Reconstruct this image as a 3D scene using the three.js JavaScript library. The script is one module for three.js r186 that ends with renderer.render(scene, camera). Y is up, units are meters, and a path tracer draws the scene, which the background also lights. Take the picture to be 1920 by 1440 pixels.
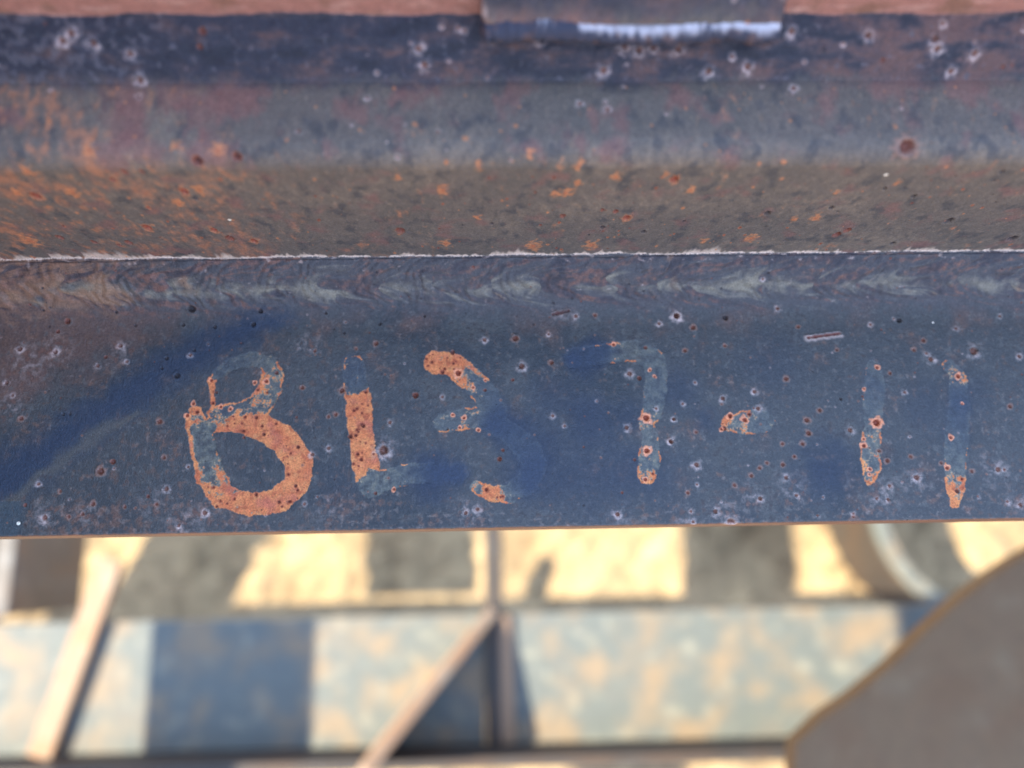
import * as THREE from 'three';
import { RoundedBoxGeometry } from 'three/addons/geometries/RoundedBoxGeometry.js';

// ------------------------------------------------------------------ camera, sky, sun, exposure
const scene = new THREE.Scene();
const camera = new THREE.PerspectiveCamera(52, 4 / 3, 0.01, 400);
camera.position.set(0, 0.20678, 0.010476);
camera.up.set(0.013395, 0.229697, -0.97317);
camera.lookAt(0.02539006, 0.20678 - 0.9730216, 0.010476 - 0.22931271);
camera.focus = 0.199;
camera.userData.fStop = 5.0;
scene.add(camera);

const renderer = new THREE.WebGLRenderer({ antialias: true });
renderer.toneMapping = THREE.LinearToneMapping;
renderer.toneMappingExposure = 4.0;
renderer.shadowMap.enabled = true;

const SUN = new THREE.Vector3(-1, 0.904, 0.0).normalize();
{
  const w = 256, h = 128, d = new Float32Array(w * h * 4);
  for (let j = 0; j < h; j++) for (let i = 0; i < w; i++) {
    const el = ((j + 0.5) / h - 0.5) * Math.PI, az = ((i + 0.5) / w - 0.5) * 2 * Math.PI;
    const k = Math.max(0, Math.sin(el)), hz = Math.pow(1 - k, 4);
    const dx = Math.cos(el) * Math.cos(az), dy = Math.sin(el), dz = Math.cos(el) * Math.sin(az);
    const c = Math.max(0, dx * SUN.x + dy * SUN.y + dz * SUN.z), glow = 0.12 * Math.pow(c, 6);
    const o = (j * w + i) * 4;
    d[o] = 0.28 + 0.27 * hz + glow; d[o + 1] = 0.405 + 0.18 * hz + glow * 0.95; d[o + 2] = 0.70 + 0.0 * hz + glow * 0.8; d[o + 3] = 1;
  }
  const t = new THREE.DataTexture(d, w, h, THREE.RGBAFormat, THREE.FloatType);
  t.mapping = THREE.EquirectangularReflectionMapping; t.magFilter = THREE.LinearFilter; t.needsUpdate = true;
  scene.background = t; scene.environment = t;
}
const sun = new THREE.DirectionalLight(new THREE.Color().setRGB(1, 0.91, 0.75), 4.3);
sun.target.position.set(0, -0.4, 0); sun.position.copy(SUN).multiplyScalar(4).add(sun.target.position);
sun.castShadow = true; sun.shadow.mapSize.set(4096, 4096);
Object.assign(sun.shadow.camera, { left: -2, right: 2, top: 2, bottom: -2, near: 0.1, far: 9 });
sun.shadow.radius = 1.3;
scene.add(sun, sun.target);

// ------------------------------------------------------------------ noise and small helpers
const PERM = new Uint32Array(512);
{ let s = 12345; const r = () => (s = (Math.imul(s, 1664525) + 1013904223) >>> 0) / 4294967296;
  const p = [...Array(256).keys()]; for (let i = 255; i > 0; i--) { const j = Math.floor(r() * (i + 1)); [p[i], p[j]] = [p[j], p[i]]; }
  for (let i = 0; i < 512; i++) PERM[i] = p[i & 255]; }
const GX = [], GY = []; for (let i = 0; i < 256; i++) { const a = i * 2.39996; GX.push(Math.cos(a)); GY.push(Math.sin(a)); }
function n2(x, y) {                                  // gradient noise, about -1 to 1
  const xi = Math.floor(x), yi = Math.floor(y), fx = x - xi, fy = y - yi, X = xi & 255, Y = yi & 255;
  const u = fx * fx * fx * (fx * (fx * 6 - 15) + 10), v = fy * fy * fy * (fy * (fy * 6 - 15) + 10);
  const a = PERM[PERM[X] + Y], b = PERM[PERM[X + 1] + Y], c = PERM[PERM[X] + Y + 1], e = PERM[PERM[X + 1] + Y + 1];
  const p = GX[a] * fx + GY[a] * fy, q = GX[b] * (fx - 1) + GY[b] * fy, r = GX[c] * fx + GY[c] * (fy - 1), s = GX[e] * (fx - 1) + GY[e] * (fy - 1);
  const t0 = p + u * (q - p), t1 = r + u * (s - r);
  return (t0 + v * (t1 - t0)) * 1.45;
}
function fbm(x, y, o = 4) { let a = 0.5, s = 0; for (let i = 0; i < o; i++) { s += a * n2(x, y); x = x * 2.03 + 17.1; y = y * 2.03 + 9.7; a *= 0.5; } return s; }
const clamp = (v, a = 0, b = 1) => v < a ? a : v > b ? b : v;
const sm = (a, b, v) => { const t = clamp((v - a) / (b - a)); return t * t * (3 - 2 * t); };
const lerp = (a, b, t) => a + (b - a) * t;
function random(seed) { let s = seed >>> 0; return () => (s = (Math.imul(s, 1664525) + 1013904223) >>> 0) / 4294967296; }
const LIN = new Float32Array(256); for (let i = 0; i < 256; i++) { const c = i / 255; LIN[i] = c <= 0.04045 ? c / 12.92 : Math.pow((c + 0.055) / 1.055, 2.4); }
const toS = (v) => { v = clamp(v); return 255 * (v <= 0.0031308 ? v * 12.92 : 1.055 * Math.pow(v, 1 / 2.4) - 0.055); };
function tag(o, label, category, group) { o.userData.label = label; o.userData.category = category; if (group) o.userData.group = group; return o; }
function part(name, geometry, material, parent) {
  const m = new THREE.Mesh(geometry, material); m.name = name; m.castShadow = m.receiveShadow = true; parent.add(m); return m;
}
function dataTexture(data, w, h, srgb) {
  const t = new THREE.DataTexture(data, w, h, THREE.RGBAFormat, THREE.UnsignedByteType);
  t.magFilter = THREE.LinearFilter; t.minFilter = THREE.LinearMipmapLinearFilter; t.generateMipmaps = true; t.anisotropy = 8;
  if (srgb) t.colorSpace = THREE.SRGBColorSpace; t.needsUpdate = true; return t;
}
const PITS = [[-126.8,49.8,0.72,2],[-117.3,48.8,0.66,2],[-114.7,57.5,0.77,1],[-117.2,54.5,0.51,1],[-100.2,50.4,0.62,2],[-105.7,44.9,0.56,2],[-81.3,47.5,0.51,2],[-81.3,60.7,1.04,0],[-64.8,55.9,0.73,0],[-62.8,59.8,0.68,0],[-75.2,55.4,0.52,0],[-84.4,41.8,0.76,0],[-87.5,46.7,0.56,0],[-88.6,43.9,0.41,0],[-80.3,48.9,0.46,0],[-88.0,29.3,0.65,4],[-102.1,16.4,0.94,4],[-99.1,18.9,0.64,1],[-84.8,11.6,0.64,2],[-115.1,4.7,0.73,2],[-74.5,5.2,0.69,2],[-50.9,38.0,0.51,4],[-47.5,20.0,0.55,2],[-49.1,7.1,0.44,2],[-120.4,8.0,0.44,1],[-117.7,13.4,0.49,2],[-109.0,4.9,0.44,4],[-105.6,5.4,0.44,4],[-87.0,7.7,0.44,4],[-80.9,2.2,0.49,2],[-86.1,19.8,0.45,4],[-79.6,17.2,0.4,2],[-124.2,30.7,0.6,4],[-65.6,24.8,0.4,1],[-47.9,48.2,0.41,4],[-96.5,56.0,0.41,0],[-101.6,60.0,0.47,0],[-83.7,56.1,0.52,0],[-119.6,56.0,0.36,0],[-124.3,62.5,0.41,1],[-121.0,60.8,0.41,0],[-75.2,40.4,0.46,3],[-79.5,34.1,0.45,3],[-80.8,30.9,0.5,3],[-60.6,40.0,0.56,3],[-57.9,42.2,0.46,1],[-63.6,39.6,0.41,3],[-72.2,33.1,0.4,3],[-69.7,32.5,0.4,3],[-68.7,30.5,0.3,3],[-73.6,37.0,0.36,1],[-55.6,7.7,0.44,1],[-60.4,25.5,0.45,1],[-51.3,22.0,0.5,1],[-51.5,11.8,0.45,1],[-62.6,30.1,0.45,1],[-111.9,11.4,0.39,4],[-103.2,8.0,0.59,4],[-89.3,9.7,0.44,1],[-95.0,7.1,0.39,4],[-129.2,40.5,0.51,2],[-127.2,37.0,0.45,2],[-113.3,31.7,0.45,0],[-111.6,31.7,0.4,0],[-98.1,45.9,0.46,2],[-103.8,47.2,0.41,1],[-1.9,50.8,0.62,2],[6.6,51.1,0.78,4],[8.1,43.2,0.83,2],[16.2,44.1,0.57,4],[-20.6,35.5,0.76,1],[-13.4,35.0,0.41,2],[-28.9,20.8,1.35,2],[-40.2,37.1,0.71,4],[-9.1,41.5,0.82,3],[-10.6,47.3,0.57,1],[37.4,40.7,0.72,2],[40.0,39.4,0.57,1],[41.2,28.4,0.87,3],[35.8,25.9,0.61,2],[47.5,21.9,0.66,2],[16.1,29.4,0.46,2],[19.2,26.6,0.41,2],[51.3,57.0,0.89,2],[23.3,57.3,0.58,2],[46.3,54.9,0.52,2],[17.1,61.3,0.42,0],[22.2,62.6,0.47,0],[-7.3,4.0,0.54,2],[-4.2,4.9,0.59,2],[32.2,3.0,0.64,2],[5.6,39.4,0.41,1],[1.7,18.0,0.6,1],[2.6,20.3,0.4,1],[15.7,52.2,0.42,2],[33.4,49.0,0.42,3],[42.1,48.0,0.47,1],[44.0,31.0,0.41,2],[48.6,28.0,0.46,2],[-30.4,55.7,0.47,0],[-31.4,50.1,0.62,4],[33.7,8.6,0.35,1],[37.5,17.2,0.4,1],[-37.7,24.6,0.6,1],[-34.3,27.4,0.56,1],[-45.2,59.0,0.42,0],[-40.1,53.2,0.41,0],[-18.3,57.8,0.42,0],[-25.9,10.5,0.4,3],[-30.7,9.5,0.4,1],[-8.8,26.6,0.35,3],[-3.8,25.8,0.4,3],[-5.1,37.5,0.36,3],[-1.9,36.7,0.41,1],[-1.8,39.4,0.31,3],[-10.6,30.1,0.36,3],[-7.6,29.2,0.41,3],[43.0,41.7,0.36,3],[44.2,39.8,0.31,3],[40.0,11.9,0.5,3],[40.9,19.6,0.71,3],[-43.6,30.1,0.45,4],[-36.8,48.7,0.36,4],[-13.4,81.3,0.34,1],[-7.0,58.6,0.31,0],[-19.0,63.1,0.36,0],[-22.5,63.8,0.31,0],[-31.3,67.7,0.31,0],[-9.7,64.9,0.31,0],[17.3,80.6,0.35,1],[7.0,57.5,0.31,0],[11.6,55.0,0.31,0],[28.6,57.5,0.47,4],[-43.3,21.6,0.55,2],[-27.3,28.2,0.56,2],[-41.7,30.6,0.51,4],[51.2,57.1,0.89,2],[64.8,56.3,0.79,0],[55.7,53.6,0.68,4],[79.4,58.9,0.58,2],[85.0,53.5,0.47,4],[113.4,55.0,0.74,0],[105.3,53.9,0.48,2],[119.5,49.1,0.58,4],[120.8,43.7,0.78,2],[119.8,45.4,0.47,2],[116.4,46.4,0.52,4],[133.2,45.9,1.21,2],[145.7,44.2,0.63,2],[105.6,41.6,0.47,3],[108.9,39.9,0.47,4],[80.1,38.7,0.62,4],[53.0,47.1,0.52,4],[64.0,48.3,0.42,4],[62.3,33.5,0.62,2],[71.1,35.3,0.57,2],[63.9,28.7,0.61,3],[71.7,30.6,0.67,2],[67.8,27.5,0.66,3],[61.9,25.3,0.66,1],[88.4,29.9,0.56,4],[84.6,27.2,0.67,4],[84.7,23.6,0.66,4],[96.1,24.3,0.72,2],[94.5,32.9,0.46,0],[112.3,34.5,0.47,2],[103.5,26.2,0.97,3],[99.3,20.0,0.56,3],[99.5,21.8,0.31,3],[105.1,15.9,0.61,4],[103.2,18.6,0.46,4],[127.7,38.8,0.63,3],[127.7,31.1,0.31,3],[123.2,21.9,0.46,3],[121.0,13.7,0.51,3],[119.5,15.1,0.46,4],[122.7,7.5,0.55,1],[140.7,30.2,0.57,4],[112.4,11.3,0.81,2],[134.7,13.1,0.76,2],[136.4,13.0,0.46,2],[127.5,12.7,0.46,4],[128.1,6.0,0.4,2],[135.8,4.5,0.45,2],[139.1,3.6,0.6,2],[47.4,21.9,0.66,2],[53.9,15.6,0.7,2],[51.0,8.3,0.45,4],[53.6,10.4,0.35,2],[70.0,6.4,0.65,2],[63.5,10.1,0.45,4],[68.2,12.5,0.5,4],[77.4,20.9,0.46,4],[70.6,14.5,0.45,4],[72.7,15.8,0.4,4],[76.9,15.3,0.5,4],[80.2,17.4,0.46,4],[77.4,11.8,0.6,2],[79.7,7.1,0.5,2],[104.8,9.2,0.55,2],[104.0,5.6,0.5,2],[101.0,5.9,0.45,2],[57.9,3.3,0.65,2],[61.8,0.6,1.04,2],[51.9,0.7,0.5,2],[51.5,3.4,0.4,2],[84.8,1.8,0.4,2],[94.2,1.4,0.45,4],[48.6,27.9,0.46,2],[51.3,32.2,0.41,2],[54.4,24.4,0.41,4],[101.2,35.6,0.36,3],[100.1,13.7,0.4,3],[99.8,12.3,0.3,3],[74.2,68.1,0.42,2],[94.3,2.1,0.4,2],[142.0,55.9,0.48,2],[129.1,52.4,0.48,2],[111.5,16.9,0.46,4],[95.0,46.7,0.42,4],[55.1,38.0,0.41,2],[82.8,20.8,0.51,4],[61.3,25.1,0.46,3]];
const TUBE_MARKS = [[-71.7,122.3,0.44,1],[-75.3,122.3,0.55,1],[-79.2,119.0,0.56,1],[-65.2,110.2,0.59,0],[-105.5,90.2,0.78,1],[-90.4,86.6,0.8,1],[-98.7,87.1,0.66,1],[-93.5,85.0,0.54,1],[-64.6,88.7,0.93,1],[-59.2,86.9,0.8,3],[-66.5,113.5,0.93,3],[-63.0,114.0,1.27,5],[-69.7,107.7,1.08,5],[-66.9,93.4,0.77,3],[-82.1,95.3,1.02,3],[-59.5,125.1,1.07,1],[-80.6,127.3,1.29,5],[-63.2,128.0,1.08,5],[-55.1,127.1,1.51,5],[-51.3,125.9,0.97,1],[16.9,111.5,1.42,5],[18.7,123.1,0.98,5],[19.3,116.4,0.92,5],[27.1,118.7,1.03,5],[14.5,111.0,0.83,5],[8.5,126.3,0.87,5],[-8.8,124.4,0.54,5],[-2.1,123.2,0.76,5],[-19.4,119.3,0.79,5],[-10.2,113.2,1.29,5],[-22.0,92.5,1.04,1],[-11.4,84.2,1.36,5],[11.2,82.0,1.93,5],[26.3,82.4,1.66,5],[-2.9,99.6,0.88,5],[8.5,125.3,0.54,5],[86.8,127.1,1.65,4],[61.5,124.0,0.66,5],[78.4,110.5,0.72,5],[66.9,85.9,1.5,5],[44.7,112.3,1.07,5],[55.0,84.5,0.96,5],[78.9,97.3,1.16,5],[73.9,96.8,0.9,5],[90.0,115.4,0.7,5],[110.4,119.9,0.57,0],[97.1,108.7,0.61,0],[88.5,112.4,0.48,0],[80.4,103.0,0.63,0],[66.1,100.4,0.76,0],[112.7,95.4,1.05,0],[88.2,87.8,0.95,1],[89.8,90.3,0.8,1],[135.8,84.4,1.11,0],[105.6,81.7,0.7,0],[32.7,98.4,0.89,3],[27.7,93.1,0.65,0],[38.3,90.4,0.66,0],[17.3,99.9,0.63,1],[0.5,95.8,0.51,0],[-94.8,122.6,1.2,5],[-102.3,113.3,1.15,5],[-113.8,88.1,2.11,5],[-90.5,113.1,1.39,5],[-99.1,112.0,1.05,3],[40.0,117.3,0.92,3],[37.8,119.7,0.68,5],[29.6,101.9,0.63,1],[26.4,102.8,0.5,1]];
// ------------------------------------------------------------------ ground
const ground = (() => {
  const N = 260, M = 220, pos = [], col = [], idx = [];
  const warp = (t, half, far) => { const a = Math.abs(t), s = Math.sign(t); return a < 0.8 ? s * a / 0.8 * half : s * (half + (far - half) * Math.pow((a - 0.8) / 0.2, 3.2)); };
  for (let j = 0; j <= M; j++) for (let i = 0; i <= N; i++) {
    const x = warp(i / N * 2 - 1, 1.0, 120), z = warp(j / M * 2 - 1, 0.6, 120);
    const lump = fbm(x * 9 + 3, z * 9 + 8, 4), fine = fbm(x * 42, z * 42 + 5, 3);
    const near = sm(3, 1.2, Math.hypot(x, z));
    pos.push(x, -1.0 + near * (0.022 * lump + 0.014 * fine + 0.014 * Math.max(0, n2(x * 23 + 4, z * 23) - 0.35)), z);
    const v = 1 + 0.7 * fine + 0.5 * lump, r = clamp(0.5 + n2(x * 15, z * 15 + 40));
    col.push(lerp(0.30, 0.35, r) * v, lerp(0.205, 0.245, r) * v, lerp(0.10, 0.12, r) * v);
    if (i < N && j < M) { const a = j * (N + 1) + i, b = a + 1, c = a + N + 1, d = c + 1; idx.push(a, c, b, b, c, d); }
  }
  const g = new THREE.BufferGeometry();
  g.setAttribute('position', new THREE.Float32BufferAttribute(pos, 3));
  g.setAttribute('color', new THREE.Float32BufferAttribute(col, 3));
  g.setIndex(idx); g.computeVertexNormals();
  const m = new THREE.Mesh(g, new THREE.MeshStandardMaterial({ vertexColors: true, roughness: 0.95 }));
  m.name = 'ground'; m.receiveShadow = m.castShadow = true; m.userData.kind = 'structure'; m.userData.label = 'pale yellow sandy ground under the steel frame';
  scene.add(m); return m;
})();

// ------------------------------------------------------------------ the beam's surface, in millimetres
// s runs up the face of the beam: front edge 0, plate to 61, fillet weld to 75.5, tube face, rounded corner 122-129.85, tube top, second weld 142.5-154.8, back plate
const S_WELD = 61, S_TUBE = 75.5, S_CORNER = 122, S_TOP = 129.85, S_WELD2 = 142.5, S_BACK = 154.8, S_END = 172;
function profile(s) {                                // [y, z, normal y, normal z]
  if (s < -11.7) { const k = -11.7 - s; return k < 108 ? [-12, -k, -1, 0] : [-12, -108, -1, 0]; }
  if (s < -0.4) return [-0.7 + (s + 0.4), 0, 0, 1];
  if (s < 0.7) { const a = (0.7 - s) / 0.7; return [-0.7 + 0.7 * Math.cos(a), -0.7 + 0.7 * Math.sin(a), Math.cos(a), Math.sin(a)]; }
  if (s > 53 && s < 69) {                            // concave run-out of the weld
    const t = (s - 53) / 16, a = (1 - t) * (1 - t), b = 2 * t * (1 - t), c = t * t, ny = lerp(1, 0.69, t), nz = lerp(0, 0.724, t), l = Math.hypot(ny, nz);
    return [c * 5.79, -a * 53 - b * 61 - c * 66.52, ny / l, nz / l];
  }
  if (s < S_WELD) return [0, -s, 1, 0];
  if (s < S_TUBE) { const k = (s - S_WELD) / 14.5; return [10.5 * k, -61 - 10 * k, 0.69, 0.724]; }
  if (s < S_CORNER) return [10.1 + (s - S_TUBE), -71, 0, 1];
  if (s < S_TOP) { const a = (s - S_CORNER) / 5; return [56.6 + 5 * Math.sin(a), -76 + 5 * Math.cos(a), Math.sin(a), Math.cos(a)]; }
  if (s < S_WELD2) return [61.6, -76 - (s - S_TOP), 1, 0];
  if (s < S_BACK) { const k = (s - S_WELD2) / 12.3; return [61.6 + 8 * k, -88.6 - 9.4 * k, 0.762, 0.648]; }
  if (s < S_END) return [69.6 + (s - S_BACK), -98, 0, 1];
  if (s < S_END + 10) return [86.8, -98 - (s - S_END), 1, 0];
  return [86.8 - (s - S_END - 10), -108, 0, -1];
}
// strokes of the hand-painted characters: x, s, half width, how far rusted (-1 to 1), how blue (0 to 1)
const GLYPHS = [
  ['painted_letter', 'orange rusted letter B', [
    [[-78.8,31.9,1.6,.2,0],[-77.6,27.8,3.2,-.35,0],[-75.8,21.4,3.3,-.42,0],[-73.3,14.4,3.5,-.05,0],[-70.1,9.5,3.3,.25,0]],
    [[-74.5,28.3,2.4,0,0],[-68.3,29.4,3.0,.3,0],[-61.2,27.6,3.5,.8,0],[-54.8,23.8,3.7,.9,0],[-50.7,18,3.5,.9,0],[-51.2,12.2,3.3,.8,0],[-55.5,8.1,3.3,.7,0],[-62.8,7,2.8,.35,0],[-69.2,9.2,3,.25,0]],
    [[-73.3,31.2,2.3,-.1,.3],[-67,31.7,2.8,-.25,.5],[-62,33.3,3.5,-.02,.2],[-59.4,37.7,3.2,-.08,0],[-58.9,41.8,3,-.1,0],[-60.4,45,2,-.05,0]],
    [[-80.9,30.8,.5,1.3,0],[-79.6,25,.45,1.3,0],[-78,18.5,.45,1.2,0],[-76.6,13.4,.5,1,0]],
    [[-75.2,40.4,1.2,-.5,.3],[-70.8,44.4,1.8,-.7,.3],[-64.5,46.4,2,-.7,.2],[-60.6,45,2,-.4,0]],
    [[-75.2,40.2,1,.5,0],[-74.6,36.4,.4,.4,0],[-74.1,32.4,.7,.4,0]]]],
  ['painted_letter', 'rusted letter L with blue-grey foot', [
    [[-37.2,43.9,3,-.35,.5],[-36.4,36.6,3.4,-.2,.4],[-35.6,34,3.4,.75,0],[-35.4,30.4,3.4,.95,0],[-34.5,23.2,3.2,.9,0],[-33.5,17.2,3.4,.45,0],[-32.2,12.3,3.3,-.45,0]],
    [[-32.1,11.6,3.3,-.5,0],[-27,13.3,2.9,-.42,0],[-21.6,14.5,2.7,-.5,.3],[-15.3,14.7,2.8,-.9,1],[-9.1,14.3,2.7,-.9,1]]]],
  ['painted_digit', 'digit 3, rusted at its top and blue in its lower bowl', [
    [[-15.2,44.5,3.2,.35,0],[-10.4,43.8,3.3,.3,.1],[-5.2,39.3,3.5,-.15,.3],[-1,34.5,3.4,-.42,.4],[1.8,30.7,2.4,-.6,.8]],
    [[-13.3,28,2.4,-.25,.1],[-9.4,28.5,3.1,-.3,.2],[-4.7,29.3,3,-.15,.2],[.2,28.1,2.8,-.8,.8]],
    [[-.9,28.1,2.8,-.9,1],[4.6,24.9,3.1,-.7,.7],[9.3,20.5,3.5,-.9,.7],[11,16.2,3.4,-.9,.9],[9.1,11.6,3.1,-.9,.9],[4.3,8.8,2.5,-.4,.2],[0,8.8,2.1,.45,0],[-4.5,10.6,1.7,-.3,0]]]],
  ['painted_digit', 'blue-grey digit 7 with rusted foot', [
    [[22.7,45.2,2.9,-.9,1],[31.1,46.4,2.9,-.5,.7],[34,46.6,2.9,-.2,.2],[39.4,47.1,2.9,-.5,.1],[44.2,44.3,3.2,-.55,.15],[44.8,39.5,3.2,-.55,.15],[43.9,34,3,-.6,.15],[42.8,29.6,2.6,-.35,.1],[41.2,27.5,2,-.05,0],[42.1,23.1,2.1,-.4,0],[41.5,17.7,3.1,-.25,0],[40.5,13.2,2.5,-.1,0]]]],
  ['painted_dash', 'blue-grey dash with rust spots', [[[63.3,26.6,2.1,.2,0],[67.9,26.7,3.4,-.2,.1],[72.3,26.9,3.2,-.5,.2],[74.1,27.4,1.9,-.3,.1]]]],
  ['painted_digit', 'digit 1 next to the dash, rust spots down its side', [[[104.6,41.7,2,-.5,.3],[104.3,36.6,3.1,-.55,.4],[103,30.2,2.7,-.55,.2],[102.5,25.1,2.4,-.3,.1],[101,19.6,2.6,-.28,0],[100.6,14.2,2.7,-.12,0],[99.7,10.8,1.4,0,0]]]],
  ['painted_digit', 'last digit 1, blue with a rusted tip', [[[125.7,41.7,1.9,-.4,.2],[127.6,38.7,2.3,-.15,.3],[126.9,31.1,2.9,-.7,.7],[125,22.4,3.2,-.6,.4],[123.5,15,3.1,-.45,.1],[122.4,8.8,2.7,.15,0],[121.7,4.3,1.3,.35,0]]]],
];
const BOX = GLYPHS.map(([, , st]) => { let b = [1e9, 1e9, -1e9, -1e9]; for (const p of st.flat()) b = [Math.min(b[0], p[0] - 6), Math.min(b[1], p[1] - 6), Math.max(b[2], p[0] + 6), Math.max(b[3], p[1] + 6)]; return b; });
const rustNoise = (x, s) => 0.72 * fbm(x * 0.33, s * 0.33 + 80, 5) + 0.16 * n2(x * 1.9, s * 1.9 + 12) + 0.1 * n2(x * 4.1, s * 4.1);
const GOUT = { d: 9, rust: 0, blue: 0, id: -1, rim: 0 };
function glyphAt(x, s) {
  let best = 9, rust = 0, blue = 0, id = -1, wsum = 0;
  for (let k = 0; k < GLYPHS.length; k++) {
    const b = BOX[k]; if (x < b[0] || s < b[1] || x > b[2] || s > b[3]) continue;
    for (const st of GLYPHS[k][2]) for (let i = 0; i + 1 < st.length; i++) {
      const p = st[i], q = st[i + 1], ex = q[0] - p[0], ey = q[1] - p[1];
      const t = clamp(((x - p[0]) * ex + (s - p[1]) * ey) / (ex * ex + ey * ey));
      const d = Math.hypot(x - p[0] - ex * t, s - p[1] - ey * t) - lerp(p[2], q[2], t);
      if (d < best) { best = d; id = k; }
      if (d < 3) { const w = Math.exp(-d * 1.6); rust += w * lerp(p[3], q[3], t); blue += w * lerp(p[4], q[4], t); wsum += w; }
    }
  }
  if (id >= 0) best += 0.42 * n2(x * 0.45, s * 0.45 + 50) + 0.22 * n2(x * 1.5, s * 1.5 + 9) + 0.1 * n2(x * 5, s * 5);
  GOUT.d = best; GOUT.id = id; GOUT.rust = wsum ? rust / wsum : 0; GOUT.blue = wsum ? blue / wsum : 0;
  return GOUT;
}
// pits: the listed ones plus a seeded scatter; kind 0 plain, 1 rusty, 2 chalky ring, 3 orange ring, 4 brownish ring, 5 orange spot
const ALL = [...PITS, ...TUBE_MARKS];
{
  const r = random(77);
  for (let i = 0; i < 260; i++) { const s = r() * 60, x = -138 + r() * 298; ALL.push([x, s, 0.14 + 0.2 * r() * r(), [0, 0, 1, 2, 4][Math.floor(r() * 5)]]); }
  for (let i = 0; i < 110; i++) ALL.push([-138 + r() * 298, 61 + r() * 14, 0.15 + 0.3 * r() * r(), r() < 0.75 ? 0 : 1]);
  for (let i = 0; i < 420; i++) { const s = 77 + r() * 52, x = -130 + r() * 290; ALL.push([x, s, 0.12 + 0.32 * r() * r(), s > 122 ? (r() < 0.7 ? 5 : 2) : [0, 1, 5, 5, 3][Math.floor(r() * 5)]]); }
  for (let i = 0; i < 70; i++) ALL.push([-100 + r() * 230, 129 + r() * 13, 0.2 + 0.5 * r() * r(), r() < 0.75 ? 5 : 2]);
  for (let i = 0; i < 46; i++) ALL.push([-100 + r() * 230, 142 + r() * 12, 0.3 + 0.6 * r() * r(), r() < 0.45 ? 2 : r() < 0.5 ? 6 : 1]);
  for (const [x, s] of [[-85, 150.5], [-83, 152], [-79, 150], [-14, 148.8], [-13, 145.6], [28, 149.2], [31, 148.4], [34, 149], [39, 148.6], [62, 152], [78, 151.2], [101, 147.5], [92, 150.4], [54, 145], [46, 144.2], [24, 144.4], [1, 150.8], [11, 150.6]]) ALL.push([x, s, 0.75, 2]);
  for (let i = 0; i < 60; i++) ALL.push([(r() < 0.3 ? -200 + r() * 60 : 160 + r() * 260), r() * 150, 0.5, 2]);
}
{
  const r = random(501);
  GLYPHS.forEach((g, k) => { const b = BOX[k]; for (let i = 0; i < 420; i++) { const x = lerp(b[0], b[2], r()), s = lerp(b[1], b[3], r()), q = r(), w = glyphAt(x, s); if (w.d < -0.4 && w.rust + rustNoise(x, s) > 0.1) ALL.push([x, s, 0.1 + 0.42 * q * q * q, 7]); } });
}
const CELL = 4, HASH = new Map();
for (const p of ALL) for (let i = Math.floor((p[0] - 5) / CELL); i <= (p[0] + 5) / CELL; i++) for (let j = Math.floor((p[1] - 5) / CELL); j <= (p[1] + 5) / CELL; j++) { const k = i * 4096 + j; if (!HASH.has(k)) HASH.set(k, []); HASH.get(k).push(p); }
const NONE = [], marks = (x, s) => HASH.get(Math.floor(x / CELL) * 4096 + Math.floor(s / CELL)) ?? NONE;

// weld toes wander along the joint
const toeLow = (x) => S_WELD + 1.6 * n2(x * 0.06, 3) + 0.7 * n2(x * 0.22, 8);
const toeTop = (x) => S_TUBE + 0.9 + 1.3 * n2(x * 0.05 + 3, 12) + 0.5 * n2(x * 0.16, 21) + 0.2 * n2(x * 0.6, 2);
const toe2Low = (x) => S_WELD2 + 1.2 * n2(x * 0.05, 63);
const toe2Top = (x) => S_BACK + 0.4 + 2.0 * n2(x * 0.04 + 9, 33) + 0.5 * n2(x * 0.15, 41);
function ripple(x, s) {                              // overlapping puddles of the weld pool, about -1 to 1
  const t = (s - S_WELD) / 14.5, pu = (x + 8 * n2(x * 0.04, 5) + 3.5 * n2(x * 0.12, s * 0.22) - 17 * Math.pow(Math.abs(t - 0.42), 1.6)) / 14.5, f = pu - Math.floor(pu);
  const fine = pu * 4 + 0.7 * n2(x * 0.1, s * 0.1);
  return 1.1 * (Math.min(f / 0.85, (1 - f) / 0.15) - 0.5) + 0.3 * Math.sin(fine * 6.283) + 0.4 * n2(pu * 3, s * 0.15);
}
const GOUGE = [[87.4, 50.3, 96.3, 51.4, 0.55], [17, 57.9, 21.3, 58.9, 0.6]];
const gougeAt = (x, s) => { let b = 9; for (const [x0, s0, x1, s1, r] of GOUGE) { const ex = x1 - x0, ey = s1 - s0, t = clamp(((x - x0) * ex + (s - s0) * ey) / (ex * ex + ey * ey)); b = Math.min(b, Math.hypot(x - x0 - ex * t, s - s0 - ey * t) - r * (0.75 + 0.5 * n2(x * 0.9, 4))); } return b; };
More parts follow.
